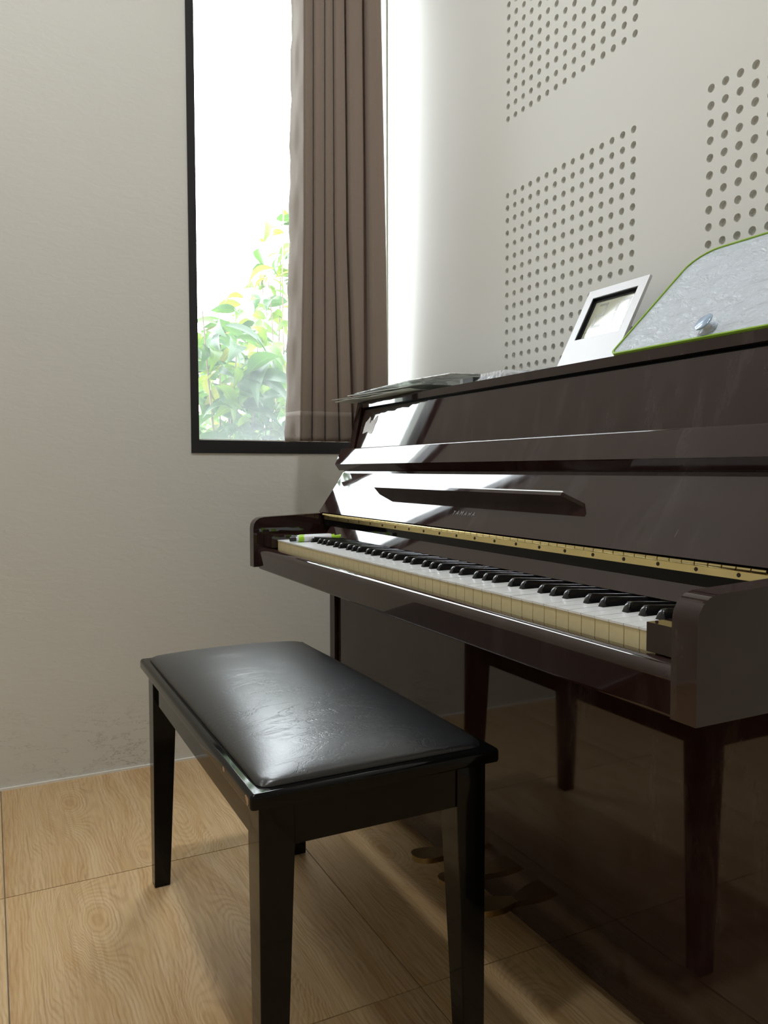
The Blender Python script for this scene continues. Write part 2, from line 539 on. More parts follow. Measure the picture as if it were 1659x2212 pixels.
# perforated back wall: 60 cm acoustic panels, 15 x 15 drilled holes each
PIT = 0.03; HR = 0.0073; DEP = 0.008
BX = [0.6438 + 0.6056 * i for i in range(5)]
BZ = [1.0880 + 0.6027 * i for i in range(3)]
BZ = [BZ[0] - 0.6027] + BZ
blocks = []
for bx in BX:
    for bz in BZ:
        blocks.append((bx - PIT / 2, bx + 14.5 * PIT, bz - PIT / 2, bz + 14.5 * PIT))
bm = bmesh.new()
def quad(bm, x0, x1, z0, z1, y=0.0, mat=0):
    f = bm.faces.new([bm.verts.new(p) for p in ((x0, y, z0), (x1, y, z0), (x1, y, z1), (x0, y, z1))]); f.material_index = mat
xs = [-0.0] + sorted(set([b[0] for b in blocks] + [b[1] for b in blocks])) + [RX]
zs = [0.0] + sorted(set([b[2] for b in blocks] + [b[3] for b in blocks])) + [RZ]
def in_block(x, z):
    return any(b[0] < x < b[1] and b[2] < z < b[3] for b in blocks)
NSEG = 16
def hole_cell(bm, cx, cz):
    h = PIT / 2
    sq = []
    per = NSEG // 4
    for k in range(NSEG):
        a = 2 * PI * k / NSEG + PI / 4
        c, s = math.cos(a), math.sin(a); mx = max(abs(c), abs(s))
        sq.append(bm.verts.new((cx + c / mx * h, 0, cz + s / mx * h)))
    rr = HR * random.uniform(0.97, 1.04)
    ri = [bm.verts.new((cx + math.cos(2 * PI * k / NSEG + PI / 4) * rr, 0, cz + math.sin(2 * PI * k / NSEG + PI / 4) * rr)) for k in range(NSEG)]
    rb = [bm.verts.new((v.co.x, DEP, v.co.z)) for v in ri]
    for k in range(NSEG):
        j = (k + 1) % NSEG
        bm.faces.new((sq[k], sq[j], ri[j], ri[k]))
        bm.faces.new((ri[k], ri[j], rb[j], rb[k]))
    f = bm.faces.new(list(reversed(rb))); f.material_index = 1
for i in range(len(xs) - 1):
    for k in range(len(zs) - 1):
        cx, cz = (xs[i] + xs[i + 1]) / 2, (zs[k] + zs[k + 1]) / 2
        if in_block(cx, cz) and xs[i] < 1.9 and zs[k + 1] > 1.0:
            for a in range(15):
                for b in range(15):
                    hole_cell(bm, xs[i] + (a + .5) * PIT, zs[k] + (b + .5) * PIT)
        else:
            quad(bm, xs[i], xs[i + 1], zs[k], zs[k + 1])
# outer shell behind the panels
quad(bm, -0.0, RX, 0, RZ, 0.10)
me = bpy.data.meshes.new('wall_back'); 
bm.normal_update()
bm.to_mesh(me); bm.free()
me.materials.append(M['panel_wall']); me.materials.append(M['backing'])
tag(link(bpy.data.objects.new('wall_back', me)), kind='structure')

bm = bmesh.new(); add_box(bm, (RX, RY, 0), (RX + 0.12, 0.1, RZ)); tag(build('wall_right', bm, 'wall'), kind='structure')
bm = bmesh.new(); add_box(bm, (-T, RY - 0.12, 0), (RX + 0.12, RY, RZ)); tag(build('wall_front', bm, 'wall'), kind='structure')
bm = bmesh.new(); add_box(bm, (-T, RY - 0.12, RZ), (RX + 0.12, 0.1, RZ + 0.1)); tag(build('ceiling', bm, 'ceiling'), kind='structure')

# floor: grout bed with 60 x 60 cm wood-print tiles
floor = box('floor', (-T, RY - 0.12, -0.12), (RX + 0.12, 0.1, -0.0016), 'grout'); tag(floor, kind='structure')
def tile_mesh(w, d):
    bm = bmesh.new(); add_box(bm, (0.0012, 0.0012, -0.012), (w - 0.0012, d - 0.0012, 0.0)); bevel_all(bm, 0.0007, 1)
    me = bpy.data.meshes.new('floor_tile'); bmesh.ops.recalc_face_normals(bm, faces=bm.faces); bm.to_mesh(me); bm.free()
    me.materials.append(M['tile'])
    return me
tm = {}
def cuts(a, b, start, step=0.6):
    c = start
    while c > a: c -= step
    out = [a]; c += step
    while c < b - 1e-4:
        if c > a + 1e-4: out.append(c)
        c += step
    return out + [b]
tx = cuts(0.002, RX, 0.5795); ty = cuts(RY, -0.002, -0.5430)
for i in range(len(tx) - 1):
    for j in range(len(ty) - 1):
        w, d = tx[i + 1] - tx[i], ty[j + 1] - ty[j]
        key = (round(w, 4), round(d, 4))
        if key not in tm: tm[key] = tile_mesh(w, d)
        o = bpy.data.objects.new('floor_tile', tm[key]); o.location = (tx[i], ty[j], 0)
        link(o, floor)

# pale caulk line where plaster meets the floor
tag(prism('trim_1', [(RY, 0.0), (-0.004, 0.0), (-0.004, 0.006), (RY, 0.006)], 0.0, 0.006, 'caulk'), kind='structure')

# window: black metal frame and a dusty pane
win = box('window_1', (-0.060, WY0, WZ0), (0.004, WY0 + 0.0225, WZ1), 'frame_black', bevel=0.0015); tag(win, kind='structure')
box('bottom_rail', (-0.060, WY0 + 0.0225, WZ0), (0.004, WY1, WZ0 + 0.037), 'frame_black', win, 0.0015)
box('top_rail', (-0.060, WY0 + 0.0225, WZ1 - 0.03), (0.004, WY1, WZ1), 'frame_black', win, 0.0015)
box('side_rail', (-0.150, WY1 - 0.010, WZ0 + 0.037), (-0.110, WY1, WZ1 - 0.03), 'frame_black', win, 0.0015)
bm = bmesh.new(); quad(bm, 0, 1, 0, 1); bm.free()
bm = bmesh.new()
bm.faces.new([bm.verts.new(p) for p in ((-0.034, WY0 + 0.0225, WZ0 + 0.037), (-0.034, WY1 - 0.002, WZ0 + 0.037), (-0.034, WY1 - 0.002, WZ1 - 0.03), (-0.034, WY0 + 0.0225, WZ1 - 0.03))])
tag(build('pane', bm, 'glass', win), 'dusty clear window pane')
bm = bmesh.new(); add_box(bm, (-0.05, WY0 + 0.0225, WZ0 + 0.037), (-0.020, WY1 - 0.002, WZ0 + 0.041)); build('glazing_bead', bm, 'caulk', win)

# round ceiling lamp and a second one added as fill, both out of view
def unseen_ceiling_lamp(x, y, label, mat):
    t = thing('unseen_ceiling_lamp', label, 'lamp', (x, y, RZ), 'round ceiling lamps')
    bm = bmesh.new(); add_lathe(bm, (x, y, RZ), (0, 0, -1), [(0, 0), (0.130, 0), (0.130, 0.035), (0.117, 0.04), (0.117, 0.03), (0, 0.03)], 40)
    build('housing', bm, 'white_plastic', t, True)
    bm = bmesh.new(); add_lathe(bm, (x, y, RZ - 0.031), (0, 0, -1), [(0.115, 0), (0.109, 0.012), (0.086, 0.022), (0.046, 0.027), (0, 0.029)], 40)
    build('diffuser', bm, mat, t, True)
unseen_ceiling_lamp(1.30, -1.17, 'round white ceiling lamp nearer the piano', 'lamp')
unseen_ceiling_lamp(1.90, -2.55, 'added round fill lamp on the ceiling farther from the piano', 'fill_lamp')

# ground outside
tag(box('ground', (-14, -10, -0.75), (-T - 0.05, 10, -0.65), 'ground'), kind='structure')

# ----------------------------------------------------------------------------
# upright piano (coordinates of its own survey: world = survey - OFF)
# ----------------------------------------------------------------------------
OX, OZ = 0.18, 0.0671
def S(pr): return [(y, z - OZ) for y, z in pr]
def X(x): return x - OX
PC = X(1.2137)
piano = thing('upright_piano', 'dark mahogany polished upright piano with open keyboard against perforated wall', 'piano', (PC, -0.27, 0))

XL0, XL1 = X(0.511), X(0.5415)
XR0, XR1 = X(1.886), X(1.917)
side = [(-0.03, OZ + 0.012), (-0.03, 1.0862), (-0.2606, 1.0862), (-0.2850, 0.968), (-0.292, 0.918), (-0.352, 0.826), (-0.372, 0.7950),
        (-0.400, 0.7942), (-0.535, 0.7890), (-0.547, 0.7862), (-0.5555, 0.7800), (-0.5610, 0.7715), (-0.5628, 0.7610), (-0.5628, 0.664),
        (-0.344, 0.664), (-0.344, OZ + 0.012)]
for a, b in ((XL0, XL1), (XR0, XR1)):
    prism('side_panel', S(side), a, b, 'piano', piano, 0.0022, 2)
IL, IR = X(0.5425), X(1.885)
box('lid', (IL, -0.2620, 1.0705 - OZ), (IR, -0.032, 1.0862 - OZ), 'piano', piano, 0.003, 3)
up = prism('upper_panel', S([(-0.2836, 0.9625), (-0.2586, 1.0640), (-0.2386, 1.0640), (-0.2636, 0.9625)]), X(0.5495), X(1.878), 'piano', piano, 0.0012)
box('panel_recess', (IL, -0.236, 0.96 - OZ), (IR, -0.20, 1.070 - OZ), 'black_matte', piano)
box('back_panel', (IL, -0.050, OZ + 0.03 - OZ), (IR, -0.032, 1.070 - OZ), 'piano', piano)
box('bottom_board', (IL, -0.29, 0.03), (IR, -0.052, 0.06), 'piano', piano)

# folding fallboard
fb = prism('fallboard', S([(-0.309, 0.9046), (-0.3841, 0.7980), (-0.378, 0.7952), (-0.3680, 0.7962), (-0.2925, 0.9030)]), X(0.535), X(1.8925), 'piano', piano, 0.0015)
prism('lip_rail', S([(-0.3052, 0.9608), (-0.3227, 0.9222), (-0.3212, 0.9200), (-0.3105, 0.9056), (-0.290, 0.9056), (-0.2875, 0.9608), (-0.292, 0.9632), (-0.302, 0.9632)]),
      X(0.500), X(1.9275), 'piano', fb, 0.0012)
# music shelf: a thin ledge square to the fallboard, with chamfered ends
nn = Vector((0, -0.8173, 0.5762)); tt = Vector((0, 0.5762, 0.8173))
def fbp(x, z, d=0.0, t=0.0):          # point on the fallboard face at survey height z
    y = -0.309 - (0.9046 - z) * 0.7046
    return Vector((X(x), y, z - OZ)) + nn * d + tt * t
z0 = 0.8505
bm = bmesh.new()
add_poly(bm, [fbp(0.8155, z0, -0.002), fbp(0.8360, z0, 0.0295), fbp(1.4857, z0, 0.0295), fbp(1.5113, z0, -0.002)], tt * 0.006)
bevel_all(bm, 0.001, 2)
shelf = build('music_shelf', bm, 'piano', fb)
bm = bmesh.new()
add_poly(bm, [fbp(0.8360, z0, 0.0265, 0.006), fbp(0.8360, z0, 0.0295, 0.006), fbp(1.4857, z0, 0.0295, 0.006), fbp(1.4857, z0, 0.0265, 0.006)], tt * 0.0022)
build('shelf_lip', bm, 'white_plastic', fb)
# brand lettering on the fallboard
def text_mesh(name, body, size, xdir, ydir, pos, mat, parent, depth=0.0002, spacing=1.0):
    cu = bpy.data.curves.new(name, 'FONT'); cu.body = body; cu.size = size; cu.extrude = depth
    cu.align_x = 'CENTER'; cu.align_y = 'CENTER'; cu.space_character = spacing; cu.resolution_u = 3
    to = bpy.data.objects.new(name + '_tmp', cu); COL.objects.link(to)
    dg = bpy.context.evaluated_depsgraph_get()
    me = bpy.data.meshes.new_from_object(to.evaluated_get(dg))
    bpy.data.objects.remove(to); bpy.data.curves.remove(cu)
    xd = Vector(xdir).normalized(); yd = Vector(ydir).normalized(); zd = xd.cross(yd)
    mw = Matrix(((xd.x, yd.x, zd.x), (xd.y, yd.y, zd.y), (xd.z, yd.z, zd.z))).to_4x4()
    mw.translation = Vector(pos) - root_loc(parent)
    me.transform(mw)
    me.materials.clear(); me.materials.append(M[mat])
    o = bpy.data.objects.new(name, me)
    return link(o, parent)
tag(text_mesh('brand_lettering', 'YAMAHA', 0.0125, (1, 0, 0), tt, fbp(1.2037, 0.8255, 0.0003), 'gold_ink', fb, spacing=1.75), 'small gold brand lettering')

# brass piano hinge
hl, hr = X(0.5600), X(1.8700)
hinge = prism('hinge', S([(-0.3780, 0.7905), (-0.3792, 0.7905), (-0.3798, 0.7800), (-0.3786, 0.7800)]), hl, hr, 'brass', piano)
bm = bmesh.new(); add_lathe(bm, (0, 0, 0), (1, 0, 0), [(0, 0), (0.0032, 0), (0.0032, 0.0184), (0, 0.0184)], 8)
kme = bpy.data.meshes.new('knuckle'); bm.to_mesh(kme); bm.free(); kme.materials.append(M['brass'])
for p in kme.polygons: p.use_smooth = len(p.vertices) == 4
k = 0
while hl + k * 0.0199 + 0.0195 < hr:
    o = bpy.data.objects.new('knuckle', kme); o.location = Vector((hl + k * 0.0199, -0.3812, 0.7926 - OZ)) - root_loc(hinge); link(o, hinge); k += 1
hn = Vector((0, -0.998, 0.055)).normalized()
bm = bmesh.new(); add_lathe(bm, (0, 0, 0), hn, [(0, 0), (0.0028, 0), (0.0024, 0.0007), (0, 0.0009)], 10)
sme = bpy.data.meshes.new('hinge_screw'); bm.to_mesh(sme); bm.free(); sme.materials.append(M['screw'])
xk = 1.6332
while xk > hl + 0.01:
    o = bpy.data.objects.new('hinge_screw', sme); o.location = Vector((xk, -0.3796, 0.7850 - OZ)) - root_loc(hinge); link(o, hinge)
    xk -= 0.0612
# rear leaf of the fallboard
box('hinge_rail', (X(0.556), -0.3765, 0.7646 - OZ), (X(1.872), -0.352, 0.7930 - OZ), 'black_lacquer', piano, 0.001)
prism('rear_fallboard', S([(-0.3930, 0.7430), (-0.3780, 0.7644), (-0.360, 0.7644), (-0.3770, 0.7430)]), X(0.6005), X(1.8265), 'piano', piano, 0.0008)
box('key_felt', (X(0.552), -0.3735, 0.730 - OZ), (X(1.876), -0.360, 0.737 - OZ), 'felt', piano)

# key blocks, slip, keybed
for a, b in ((X(0.5430), X(0.6012)), (X(1.8263), X(1.8850))):
    box('key_block', (a, -0.5350, 0.7160 - OZ), (b, -0.3745, 0.7470 - OZ), 'piano', piano, 0.0065, 4)
slip = [(-0.5265, 0.698), (-0.5265, 0.7125), (-0.5285, 0.7140), (-0.5400, 0.7146), (-0.5455, 0.7132), (-0.5500, 0.7100), (-0.5530, 0.7045), (-0.5538, 0.698),
        (-0.5500, 0.6635), (-0.5470, 0.6590), (-0.5420, 0.6570), (-0.5265, 0.6570)]
prism('key_slip', S(slip), IL, IR, 'piano', piano)
box('keybed', (IL, -0.5255, 0.657 - OZ), (IR, -0.337, 0.698 - OZ), 'piano', piano)
# lower case
box('lower_panel', (X(0.5495), -0.3350, 0.213 - OZ), (X(1.878), -0.315, 0.6550 - OZ), 'piano', piano, 0.001)
box('lower_recess', (IL, -0.312, 0.08 - OZ + 0.02), (IR, -0.29, 0.655 - OZ), 'black_matte', piano)
toe = box('toe_rail', (IL, -0.3140, 0.030), (IR, -0.292, 0.209 - OZ), 'piano', piano, 0.002)
box('sole_foot', (XL0 + 0.002, -0.33, 0.0), (XL1 - 0.002, -0.05, 0.013), 'black_matte', piano)
box('sole_foot', (XR0 + 0.002, -0.33, 0.0), (XR1 - 0.002, -0.05, 0.013), 'black_matte', piano)
for px in (X(1.090), X(1.195), X(1.300)):
    bm = bmesh.new()
    out = [(-0.022, 0.0), (-0.0245, -0.025), (-0.022, -0.045), (-0.012, -0.056), (0.0, -0.059), (0.012, -0.056), (0.022, -0.045), (0.0245, -0.025), (0.022, 0.0), (0.010, 0.035), (0.009, 0.075), (-0.009, 0.075), (-0.010, 0.035)]
    add_poly(bm, [(px + a, -0.352 + b, 0.052) for a, b in out], (0, 0, 0.011))
    for v in bm.verts: v.co.z += (v.co.y + 0.352) * -0.10
    bevel_all(bm, 0.0035, 3)
    smooth_angle(build('pedal', bm, 'pedal_brass', piano), 40)

# keys ------------------------------------------------------------------------
KW = 0.0235; KX0 = X(0.6027); KF = -0.5208; KB = -0.3725; KT = 0.7359 - OZ
notes = 'ABCDEFG'
BW = 0.0112                        # cut for a black key
def black_after(i):                # is there a sharp between white key i and i+1 (0 = A0)
    return 0 <= i < 51 and notes[i % 7] not in 'BE'
offs = {'C': -0.0024, 'D': 0.0024, 'F': -0.0032, 'G': 0.0, 'A': 0.0032}
def sharp_x(i): return (i + 1) * KW + offs[notes[i % 7]]
NB = KF + 0.050
wk = {}
def white_mesh(l, r):
    """l / r: how far the key is cut back on each side behind the sharps"""
    g = 0.0005
    bm = bmesh.new()
    ol = [(g, 0.0), (KW - g, 0.0)]
    if r > 0: ol += [(KW - g, NB - KF - 0.001), (KW - r, NB - KF - 0.001), (KW - r, KB - KF)]
    else: ol += [(KW - g, KB - KF)]
    if l > 0: ol += [(l, KB - KF), (l, NB - KF - 0.001), (g, NB - KF - 0.001)]
    else: ol += [(g, KB - KF)]
    add_poly(bm, [(x, y, -0.0026) for x, y in ol], (0, 0, 0.0026), 0)
    bevel_all(bm, 0.0006, 1, 40)
    add_box(bm, (g, 0.0010, -0.0310), (KW - g, 0.0030, -0.0027), 1)
    add_box(bm, (g, 0.0032, -0.0215), (KW - g, 0.046, -0.0040), 1)
    bmesh.ops.recalc_face_normals(bm, faces=bm.faces)
    me = bpy.data.meshes.new('white_key'); bm.to_mesh(me); bm.free()
    me.materials.append(M['key_white']); me.materials.append(M['key_front'])
    return me
for i in range(52):
    r = (KW * (i + 1) - (sharp_x(i) - BW / 2)) if black_after(i) else 0
    l = ((sharp_x(i - 1) + BW / 2) - KW * i) if black_after(i - 1) else 0
    kk = (round(l, 4), round(r, 4))
    if kk not in wk: wk[kk] = white_mesh(*kk)
    o = bpy.data.objects.new('white_key', wk[kk])
    o.location = Vector((KX0 + i * KW, KF, KT - random.uniform(0, 0.0004))) - piano.location
    link(o, piano)
bm = bmesh.new()
n = 8
rings = []
hw_b, hw_t, L, Hh = 0.0048, 0.0038, 0.0970, 0.0118
for (y, z, w) in ((0.0, -0.003, hw_b), (0.0004, 0.001, hw_b), (0.0030, 0.0070, hw_b - .0005), (0.0048, 0.0098, hw_t + .0003), (0.0072, 0.0113, hw_t), (0.0110, Hh, hw_t), (L, 0.0052, hw_t)):
    zb = -0.003
    rings.append([bm.verts.new(p) for p in ((-hw_b, y if y < .02 else L, zb), (hw_b, y if y < .02 else L, zb), (w, y, z - 0.0012 if z > 0 else z), (w - 0.0011, y, z), (-w + 0.0011, y, z), (-w, y, z - 0.0012 if z > 0 else z))])
for a, b in zip(rings, rings[1:]):
    for q in range(6): bm.faces.new((a[q], a[(q + 1) % 6], b[(q + 1) % 6], b[q]))
bm.faces.new(rings[0][::-1]); bm.faces.new(rings[-1])
bmesh.ops.remove_doubles(bm, verts=bm.verts, dist=1e-5)
bmesh.ops.recalc_face_normals(bm, faces=bm.faces)
bme = bpy.data.meshes.new('black_key'); bm.to_mesh(bme); bm.free(); bme.materials.append(M['key_black'])
for p in bme.polygons: p.use_smooth = True
for i in range(51):
    if black_after(i):
        o = bpy.data.objects.new('black_key', bme)
        o.location = Vector((KX0 + sharp_x(i), NB, KT)) - piano.location
        link(smooth_angle(o, 40) if i == 0 else o, piano)

# torn sticker left on the upper panel
def upp(x, z, d=0.0004):
    y = -0.2586 - (1.0640 - z) * 0.2463
    return Vector((X(x), y - d, z - OZ))
bm = bmesh.new()
pts = [(0.571, 1.001), (0.5735, 1.020), (0.577, 1.031), (0.584, 1.034), (0.592, 1.040), (0.598, 1.0445), (0.603, 1.040), (0.601, 1.030), (0.604, 1.026),
       (0.609, 1.034), (0.622, 1.034), (0.631, 1.0415), (0.642, 1.045), (0.640, 1.030), (0.633, 1.020), (0.630, 1.008), (0.624, 0.9995), (0.611, 1.000), (0.604, 1.003), (0.600, 1.0055)]
add_poly(bm, [upp(x, z, 0.0002) for x, z in pts], (0, -0.0005, 0.0001))
tag(build('torn_sticker', bm, 'sticker', up), 'torn whitish paper sticker remains')

# ----------------------------------------------------------------------------
# piano bench
# ----------------------------------------------------------------------------
bx0, bx1, by0, by1, bz = 0.632, 1.384, -0.887, -0.535, 0.460
bench = thing('piano_bench', 'black lacquered piano bench with padded vinyl seat in front of the piano', 'bench', ((bx0 + bx1) / 2, (by0 + by1) / 2, 0))
bm = bmesh.new(); add_box(bm, (bx0, by0, bz - 0.0195), (bx1, by1, bz)); 
bmesh.ops.bevel(bm, geom=[e for e in bm.edges if abs(e.verts[0].co.z - e.verts[1].co.z) > .01], offset=0.006, segments=3, affect='EDGES', profile=0.5)
bmesh.ops.bevel(bm, geom=[e for e in bm.edges if e.verts[0].co.z > bz - 1e-4 and e.verts[1].co.z > bz - 1e-4 and len(e.link_faces) == 2 and e.calc_face_angle(0) > .5], offset=0.006, segments=4, affect='EDGES', profile=0.5)
bmesh.ops.bevel(bm, geom=[e for e in bm.edges if e.verts[0].co.z < bz - 0.0190 and e.verts[1].co.z < bz - 0.0190 and e.calc_face_angle(0) > .5], offset=0.003, segments=2, affect='EDGES', profile=0.5)
smooth_angle(build('seat_frame', bm, 'black_lacquer', bench), 30)
# cushion: pillow with soft corners
bm = bmesh.new()
m_ = 0.0150
NU, NV = 72, 40
grid = []
for i in range(NU + 1):
    row = []
    for j in range(NV + 1):
        u = -math.cos(PI * i / NU); v = -math.cos(PI * j / NV)
        hx, hy = (bx1 - bx0) / 2 - m_, (by1 - by0) / 2 - m_
        # rounded-rectangle corners
        rx = u * hx; ry = v * hy
        rc = 0.018
        ax, ay = abs(rx) - (hx - rc), abs(ry) - (hy - rc)
        if ax > 0 and ay > 0:
            d = math.hypot(ax, ay); mx = max(ax, ay)
            if d > 1e-9:
                rx = math.copysign(hx - rc + ax * mx / d, rx); ry = math.copysign(hy - rc + ay * mx / d, ry)
        ex = 1 - abs(u) ** 2.6; ey = 1 - abs(v) ** 2.4
        h = (max(0, ex) ** 0.48) * (max(0, ey) ** 0.55)
        z = bz + 0.0005 + 0.004 * min(1.0, 12 * h) + 0.0275 * h
        row.append(bm.verts.new(((bx0 + bx1) / 2 + rx, (by0 + by1) / 2 + ry, z)))
    grid.append(row)
for i in range(NU):
    for j in range(NV): bm.faces.new((grid[i][j], grid[i + 1][j], grid[i + 1][j + 1], grid[i][j + 1]))
o = build('cushion', bm, 'leather', bench, True)
# aprons and legs
ab = bz - 0.0195
ins = 0.014
for (lo, hi) in (((bx0 + 0.05, by0 + ins + 0.006, ab - 0.058), (bx1 - 0.05, by0 + ins + 0.024, ab)), ((bx0 + 0.05, by1 - ins - 0.024, ab - 0.058), (bx1 - 0.05, by1 - ins - 0.006, ab)),
                 ((bx0 + ins + 0.006, by0 + 0.05, ab - 0.058), (bx0 + ins + 0.024, by1 - 0.05, ab)), ((bx1 - ins - 0.024, by0 + 0.05, ab - 0.058), (bx1 - ins - 0.0035, by1 - 0.05, ab))):
    box('apron', lo, hi, 'black_lacquer', bench, 0.0015)
for sx in (0, 1):
    for sy in (0, 1):
        cx = bx1 - ins if sx else bx0 + ins; cy = by1 - ins if sy else by0 + ins
        dx = -1 if sx else 1; dy = -1 if sy else 1
        bm = bmesh.new()
        w0, w1, zk = 0.046, 0.031, ab - 0.060
        rs = []
        for z, w in ((ab, w0), (zk, w0), (0.0, w1)):
            rs.append([bm.verts.new((cx + a * dx * w, cy + b * dy * w, z)) for a, b in ((0, 0), (1, 0), (1, 1), (0, 1))])
        for a, b in zip(rs, rs[1:]):
            for q in range(4): bm.faces.new((a[q], a[(q + 1) % 4], b[(q + 1) % 4], b[q]))
        bm.faces.new(rs[0]); bm.faces.new(rs[-1])
        bmesh.ops.recalc_face_normals(bm, faces=bm.faces)
        bevel_all(bm, 0.002, 2, 40)
        smooth_angle(build('leg', bm, 'black_lacquer', bench), 30)
# chips knocked out of the lacquer
def chip(pts):
    bm = bmesh.new(); add_poly(bm, pts, (0, -0.0004, 0)); build('lacquer_chip', bm, 'chip', bench)
def cx_(x, z): return (x, by0 - 0.0001, z)
chip([cx_(1.362, 0.4535), cx_(1.366, 0.4555), cx_(1.3745, 0.4530), cx_(1.3760, 0.448), cx_(1.3735, 0.4445), cx_(1.3695, 0.4450)])
chip([cx_(1.262, 0.4535), cx_(1.266, 0.455), cx_(1.270, 0.4535), cx_(1.271, 0.450), cx_(1.267, 0.4485), cx_(1.263, 0.450)])

# ----------------------------------------------------------------------------
# curtain
# ----------------------------------------------------------------------------
cur = thing('curtain', 'brown pleated curtain drawn to the right side of the window', 'curtain', (0.15, -0.22, 0.92))
FX = 0.190                                   # front of the pleats
rows_y = {2.1341: (-0.3541, -0.3495, -0.3210, -0.2895, -0.2617, -0.2252, -0.1665, -0.1152),
          1.5064: (-0.3664, -0.3540, -0.3252, -0.2932, -0.2623, -0.2208, -0.1625, -0.1014),
          0.9906: (-0.3807, -0.3675, -0.3314, -0.2949, -0.2492, -0.2041, -0.1596, -0.0945)}
zk = sorted(rows_y)
def lerp(a, b, t): return a + (b - a) * t
def folds(z):
    if z <= zk[1]: a, b = zk[0], zk[1]
    else: a, b = zk[1], zk[2]
    t = (z - a) / (b - a)
    return [p + (q - p) * t for p, q in zip(rows_y[a], rows_y[b])]
gaps = (0.0, 0.0, 0.0038, 0.0030, 0.0046, 0.0120, 0.0150)
def plan(z):
    f = folds(z)
    pts = []
    w = 0.0016 * math.sin(z * 31) + 0.0012 * math.sin(z * 77 + 1)
    # left return, lit by the window, waving a little
    pts += [(f[0] + 0.008 + w, FX - 0.086), (f[0] - 0.003 + w, FX - 0.084), (f[0] - 0.0050 + w * 1.2, FX - 0.077), (f[0] - 0.003 + w, FX - 0.066),
            (lerp(f[0] - 0.0050, f[1], 0.35) + w * .8, FX - 0.049), (lerp(f[0] - 0.0050, f[1], 0.62) - w * .6, FX - 0.032), (lerp(f[0] - 0.0050, f[1], 0.85) - w * .4, FX - 0.016), (f[1] + 0.0002, FX - 0.0045)]
    for i in range(1, 7):
        a, b = f[i], f[i + 1]
        wide = 1.0 + max(0.0, 1.7 - z) * 0.9
        g = gaps[i] * wide / 2 if i > 1 else 0
        g2 = (gaps[i + 1] * wide / 2) if i < 6 else 0
        a2, b2 = a + g, b - g2
        wd = b2 - a2
        dep = -0.004 * (i % 2)
        x = FX + dep
        if i > 1: pts += [(a2 - 0.0002, x - 0.030), (a2, x - 0.008)]
        pts += [(a2 + 0.10 * wd, x - 0.0015), (a2 + 0.3 * wd, x + 0.0012), (a2 + 0.6 * wd, x + 0.0022), (a2 + 0.85 * wd, x + 0.0006), (b2 - 0.03 * wd, x - 0.0025)]
        if i < 6: pts += [(b2, x - 0.010), (b2 + 0.0002, x - 0.034)]
        else: pts += [(b2 + 0.001, x - 0.012), (b2 + 0.004, x - 0.035), (b2 + 0.014, x - 0.070), (b2 + 0.026, x - 0.105)]
    return pts
def resample(pts, k=3):
    out = []
    n = len(pts)
    for i in range(n - 1):
        p0 = pts[max(i - 1, 0)]; p1 = pts[i]; p2 = pts[i + 1]; p3 = pts[min(i + 2, n - 1)]
        for s in range(k):
            t = s / k
            q = []
            for c in (0, 1):
                q.append(p1[c] + (p2[c] - p1[c]) * (t * t * (3 - 2 * t)) * 0.3 + (p2[c] - p1[c]) * t * 0.7)
            out.append(tuple(q))
    out.append(pts[-1])
    return out
def drape(bm, z0, z1, nz, out=0.0):
    prev = None
    for k in range(nz + 1):
        z = z0 + (z1 - z0) * k / nz
        pl = resample(plan(z))
        row = []
        for i, (y, x) in enumerate(pl):
            a = pl[max(i - 1, 0)]; b = pl[min(i + 1, len(pl) - 1)]
            ty_, tx_ = b[0] - a[0], b[1] - a[1]; l = math.hypot(ty_, tx_) or 1
            row.append(bm.verts.new((x + out * ty_ / l, y - out * tx_ / l, z)))
        if prev:
            for i in range(len(row) - 1): bm.faces.new((prev[i], prev[i + 1], row[i + 1], row[i]))
        prev = row
ZH0, ZH1 = 0.9200, 1.0045
bm = bmesh.new(); drape(bm, ZH0 + 0.001, 2.58, 50)
cloth = build('cloth', bm, 'curtain', cur, True)
sd = cloth.modifiers.new('thick', 'SOLIDIFY'); sd.thickness = 0.0009
bm = bmesh.new(); drape(bm, ZH0, ZH1, 6, 0.0013)
hem = build('hem', bm, 'curtain', cur, True)
sd = hem.modifiers.new('thick', 'SOLIDIFY'); sd.thickness = 0.0007
rod = thing('curtain_rod', 'metal curtain rod above the window holding the brown curtain', 'curtain rod', (0.150, -0.36, 2.59))
bm = bmesh.new(); add_lathe(bm, (0.150, -0.76, 2.59), (0, 1, 0), [(0, 0), (0.009, 0), (0.009, 0.75), (0, 0.75)], 14); build('pole', bm, 'rod', rod, True)
for yy in (-0.70, -0.03):
    box('bracket', (0.0, yy - 0.008, 2.575), (0.150, yy + 0.008, 2.588), 'rod', rod, 0.001)

# ----------------------------------------------------------------------------
# things on the piano lid
# ----------------------------------------------------------------------------
LT = 1.0862 - OZ
def sheet(name, mat, label, cat, fn, nu=26, nv=14, thick=0.0006, jag=0.0, group=None):
    bm = bmesh.new(); g = []
    for i in range(nu + 1):
        r = []
        for j in range(nv + 1):
            u, v = i / nu, j / nv
            x, y, z = fn(u, v)
            if jag and j == 0: y += random.uniform(-jag, jag); x += random.uniform(-jag, jag) * .6
            if jag and i in (0, nu): x += random.uniform(-jag, jag)
            r.append(bm.verts.new((x, y, z)))
        g.append(r)
    for i in range(nu):
        for j in range(nv): bm.faces.new((g[i][j], g[i + 1][j], g[i + 1][j + 1], g[i][j + 1]))
    c = fn(0.5, 0.5)
    o = build(name, bm, mat, None, True, origin=(c[0], c[1], c[2]))
    sdm = o.modifiers.new('thick', 'SOLIDIFY'); sdm.thickness = thick; sdm.offset = 1
    return tag(o, label, cat, group)
